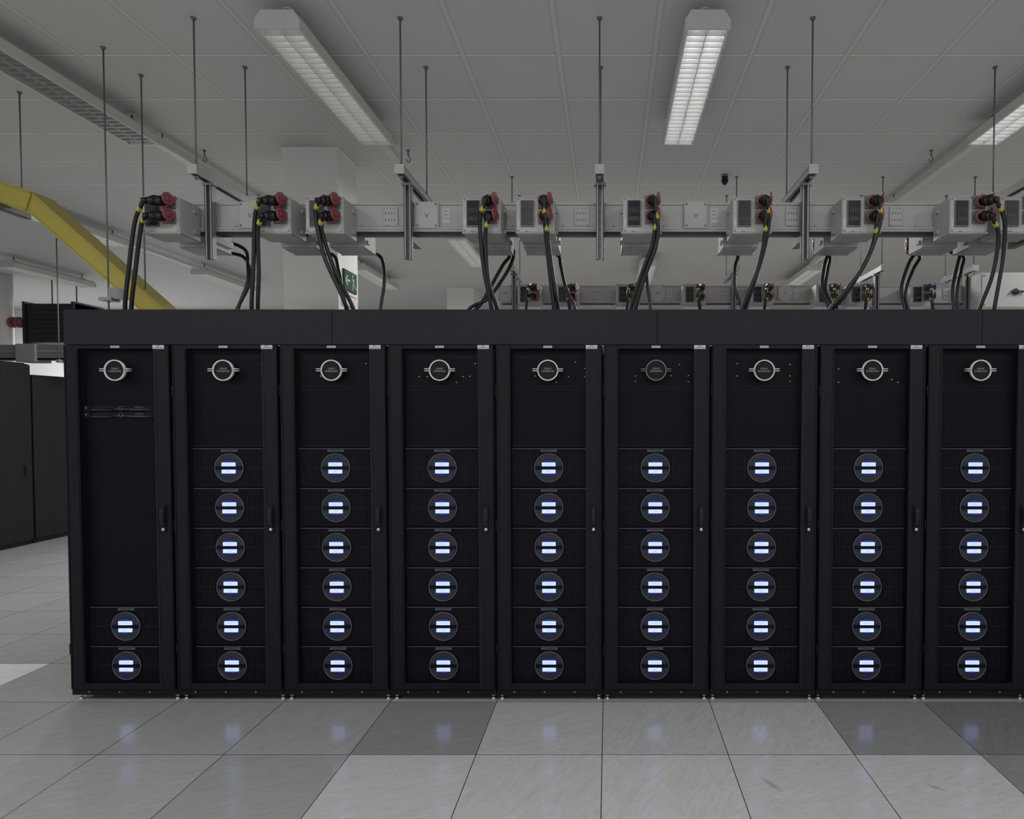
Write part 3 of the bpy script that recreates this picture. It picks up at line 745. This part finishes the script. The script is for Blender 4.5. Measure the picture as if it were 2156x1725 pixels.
for x in (-3.43, -1.70, 2.74):
    mb = MB(); mb.cyl((0, 0, 0), (0, 0, -.05), .006, rodm, n=10); mb.cyl((0, 0, 0), (0, 0, -.008), .014, rodm, n=12)
    mb.tube([(0, 0, -.05), (.018, 0, -.07), (.012, 0, -.095), (0, 0, -.10), (-.012, 0, -.09), (-.014, 0, -.075)], .004, rodm, 8, 4)
    o = mb.obj('ceiling_hook', loc=(x, 5.9, CZ)); tag(o, 'small dark steel hook fixed to the ceiling', 'hook', 'ceiling hooks')
mb = MB(); mb.cyl((0, 0, 0), (0, 0, -.02), .03, boxd, n=20); mb.cyl((0, 0, -.02), (0, 0, -.055), .026, ductblk, r1=.034, n=20); mb.cyl((0, 0, -.055), (0, 0, -.09), .034, ductblk, r1=.016, n=20)
tag(mb.obj('smoke_detector', loc=(1.09, 6.5, CZ)), 'small dark smoke detector on the ceiling', 'smoke detector')

# ------------------------------------------------------------------ pillars and exit sign
def pillar(x0, x1, y0, y1):
    mb = MB(); mb.box(x0, x1, y0, y1, 0, CZ, paint); mb.box(x0-.012, x1+.012, y0-.012, y1+.012, CZ-.01, CZ, paint); mb.box(x0-.012, x1+.012, y0-.012, y1+.012, 0, .1, boxm)
    tag(mb.obj('pillar', bevel=.004), 'square white painted structural pillar', 'pillar', 'pillars')
pillar(-2.74, -2.28, 5.83, 6.29)
pillar(-2.85, -2.38, 12.2, 12.7)
e = empty('exit_sign', (-2.28, 6.08, 2.79), 'green and white emergency exit sign with running figure and arrow', 'exit sign')
mb = MB(); mb.box(0, .012, -.15, .15, -.088, .088, green); mb.box(.012, .014, -.142, .142, -.080, .080, green)
mb.obj('sign_board', e)
mb = MB()
def seg(p, q, w):
    p = Vector(p); q = Vector(q); d = (q-p).normalized(); n = Vector((-d.y, d.x))*w/2
    mb.extrude([tuple(p+n), tuple(q+n), tuple(q-n), tuple(p-n)], 'x', .014, .0155, sign_w)
seg((-.02, 0), (-.10, 0), .020); seg((-.12, 0), (-.075, .042), .020); seg((-.12, 0), (-.075, -.042), .020)
mb.cyl((.014, .045, .056), (.0155, .045, .056), .013, sign_w, n=16)
seg((.05, .04), (.065, -.005), .026); seg((.065, -.005), (.04, -.035), .015); seg((.04, -.035), (.045, -.07), .013)
seg((.068, -.005), (.09, -.035), .015); seg((.09, -.035), (.12, -.045), .013); seg((.05, .038), (.02, .02), .011); seg((.055, .038), (.085, .018), .011)
mb.obj('pictogram', e, label='white running figure and arrow')
mb = MB(); mb.box(.0, .02, -.15, .15, -.125, -.105, paint); mb.box(0, .02, -.15, .15, -.22, -.135, paint); mb.obj('lower_panel', e, label='plain white strip below the sign')

# ------------------------------------------------------------------ far side cabinets, tray, duct, pipe
for (ya, yb, h) in ((6.25, 7.03, 2.26), (7.05, 7.83, 2.26), (7.85, 8.62, 2.26), (8.64, 9.3, 2.12), (9.32, 10.0, 2.12)):
    e = empty('equipment_cabinet', (-7.24, (ya+yb)/2, 0), 'tall plain dark grey equipment cabinet', 'cabinet', 'dark cabinets across the aisle')
    w = (yb-ya)/2
    mb = MB(); mb.box(-1.0, -.03, -w, w, .0, h, cabm); mb.box(-.98, -.05, -w+.02, w-.02, h, h+.012, cabm); mb.obj('cabinet_body', e, bevel=.004)
    mb = MB(); mb.box(-.028, 0, -w+.006, w-.006, .06, h-.012, cabm); mb.box(0, .002, -.003, .003, .08, h-.03, ductblk)
    mb.box(-.002, .002, -w+.02, w-.02, .3, .303, ductblk); d = mb.obj('cabinet_door', e, bevel=.003)
    mb = MB(); mb.box(0, .018, w-.12, w-.10, .86, 1.0, cabm); mb.box(.018, .022, w-.118, w-.104, .87, .97, cabm); mb.obj('door_handle', d, bevel=.002)
e = empty('cable_tray', (-8, 8.9, 2.33), 'grey metal cable tray with joint box above the cabinets', 'cable tray')
mb = MB(); mb.box(-2.6, 1.2, -.10, .10, .0, .02, steel_d); mb.box(-2.6, 1.2, -.10, -.09, 0, .19, steel_d); mb.box(-2.6, 1.2, .09, .10, 0, .19, steel_d); mb.box(-2.6, 1.2, -.105, -.09, .10, .115, steel)
mb.obj('tray_channel', e)
mb = MB(); mb.box(.45, .70, -.13, .13, -.03, .20, steel); mb.obj('joint_box', e, bevel=.003)
h0 = None
for x in (-1.6, -.2, 1.0):
    if h0 is None:
        mb = MB(); mb.cyl((0, -.12, -.02), (0, -.12, CZ-2.33), .007, rodm, n=8); mb.box(-.02, .02, -.15, .15, -.04, .0, steel)
        h0 = mb.obj('tray_hanger', e, (x, 0, 0))
    else: dup(h0, e, (x, 0, 0))
mb = MB(); mb.box(-9.3, -8.5, 11.0, 11.6, 2.78, 3.40, ductblk)
for x in (-9.3, -8.52): mb.box(x-.02, x+.02, 10.97, 11.63, 2.75, 3.43, ductblk)
for k in range(7): mb.box(-9.2, -8.6, 10.985, 11.0, 2.84+.075*k, 2.86+.075*k, slat)
for x in (-9.1, -8.7): mb.cyl((x, 11.3, 3.4), (x, 11.3, CZ), .01, rodm, n=8)
tag(mb.obj('air_duct'), 'black louvred air handling box hung from ceiling', 'air duct')
e = empty('water_pipe', (-9.62, 11.0, 0), 'white vertical pipe with red valve', 'pipe')
mb = MB(); mb.cyl((0, 0, 0), (0, 0, CZ), .11, paint, n=24); mb.obj('pipe_body', e)
mb = MB(); mb.cyl((-.25, -.02, 3.1), (.30, -.02, 3.1), .045, red, n=16)
for x in (-.2, .12, .22): mb.cyl((x, -.02, 3.1), (x+.04, -.02, 3.1), .085, red, n=20)
mb.cyl((-.2, -.1, 3.16), (-.2, -.02, 3.1), .03, red, n=12); mb.obj('valve', e, label='red painted valve')

# ------------------------------------------------------------------ lights and world
def area(x, y, z, sx, sy, p, col=(1, .985, .965), rot=(0, 0, 0)):
    l = bpy.data.lights.new('area', 'AREA'); l.shape = 'RECTANGLE'; l.size = sx; l.size_y = sy; l.energy = p; l.color = col
    o = bpy.data.objects.new('lamp_light', l); COL.objects.link(o); o.location = (x, y, z); o.rotation_euler = rot
    return o
for x in (-5.3, -3.0, -.6, 1.8, 4.2): area(x, .4, 3.66, .5, 2.2, 51)
for x in (-5.0, -1.2, 1.4, 4.6): area(x, 8.2, 3.66, .3, 1.5, 88)
area(-6.0, 5.3, 3.66, .3, 1.5, 34)
area(4.6, 5.3, 3.66, .3, 1.5, 34)
area(-9.6, 12.9, 3.6, 3.0, 1.2, 150, (.97, .99, 1))  # extra light added to brighten the far-left back wall
w = bpy.data.worlds.new('World'); scene.world = w; w.use_nodes = True
bg = w.node_tree.nodes['Background']; bg.inputs['Color'].default_value = (.96, .98, 1, 1); bg.inputs['Strength'].default_value = .62

# ------------------------------------------------------------------ camera
cd = bpy.data.cameras.new('Camera'); cam = bpy.data.objects.new('Camera', cd); COL.objects.link(cam)
cd.sensor_fit = 'HORIZONTAL'; cd.sensor_width = 36; cd.lens = 1446/2156*36
pitch = math.atan(.030)
cam.location = (0, 0, CAMZ); cam.rotation_euler = (math.pi/2-pitch, 0, 0)
cd.shift_x = (1078-1281)/2156
cd.shift_y = (876+1446*.030-862.5)/2156
cd.clip_end = 100
scene.camera = cam
scene.view_settings.view_transform = 'Standard'
scene.view_settings.look = 'None'
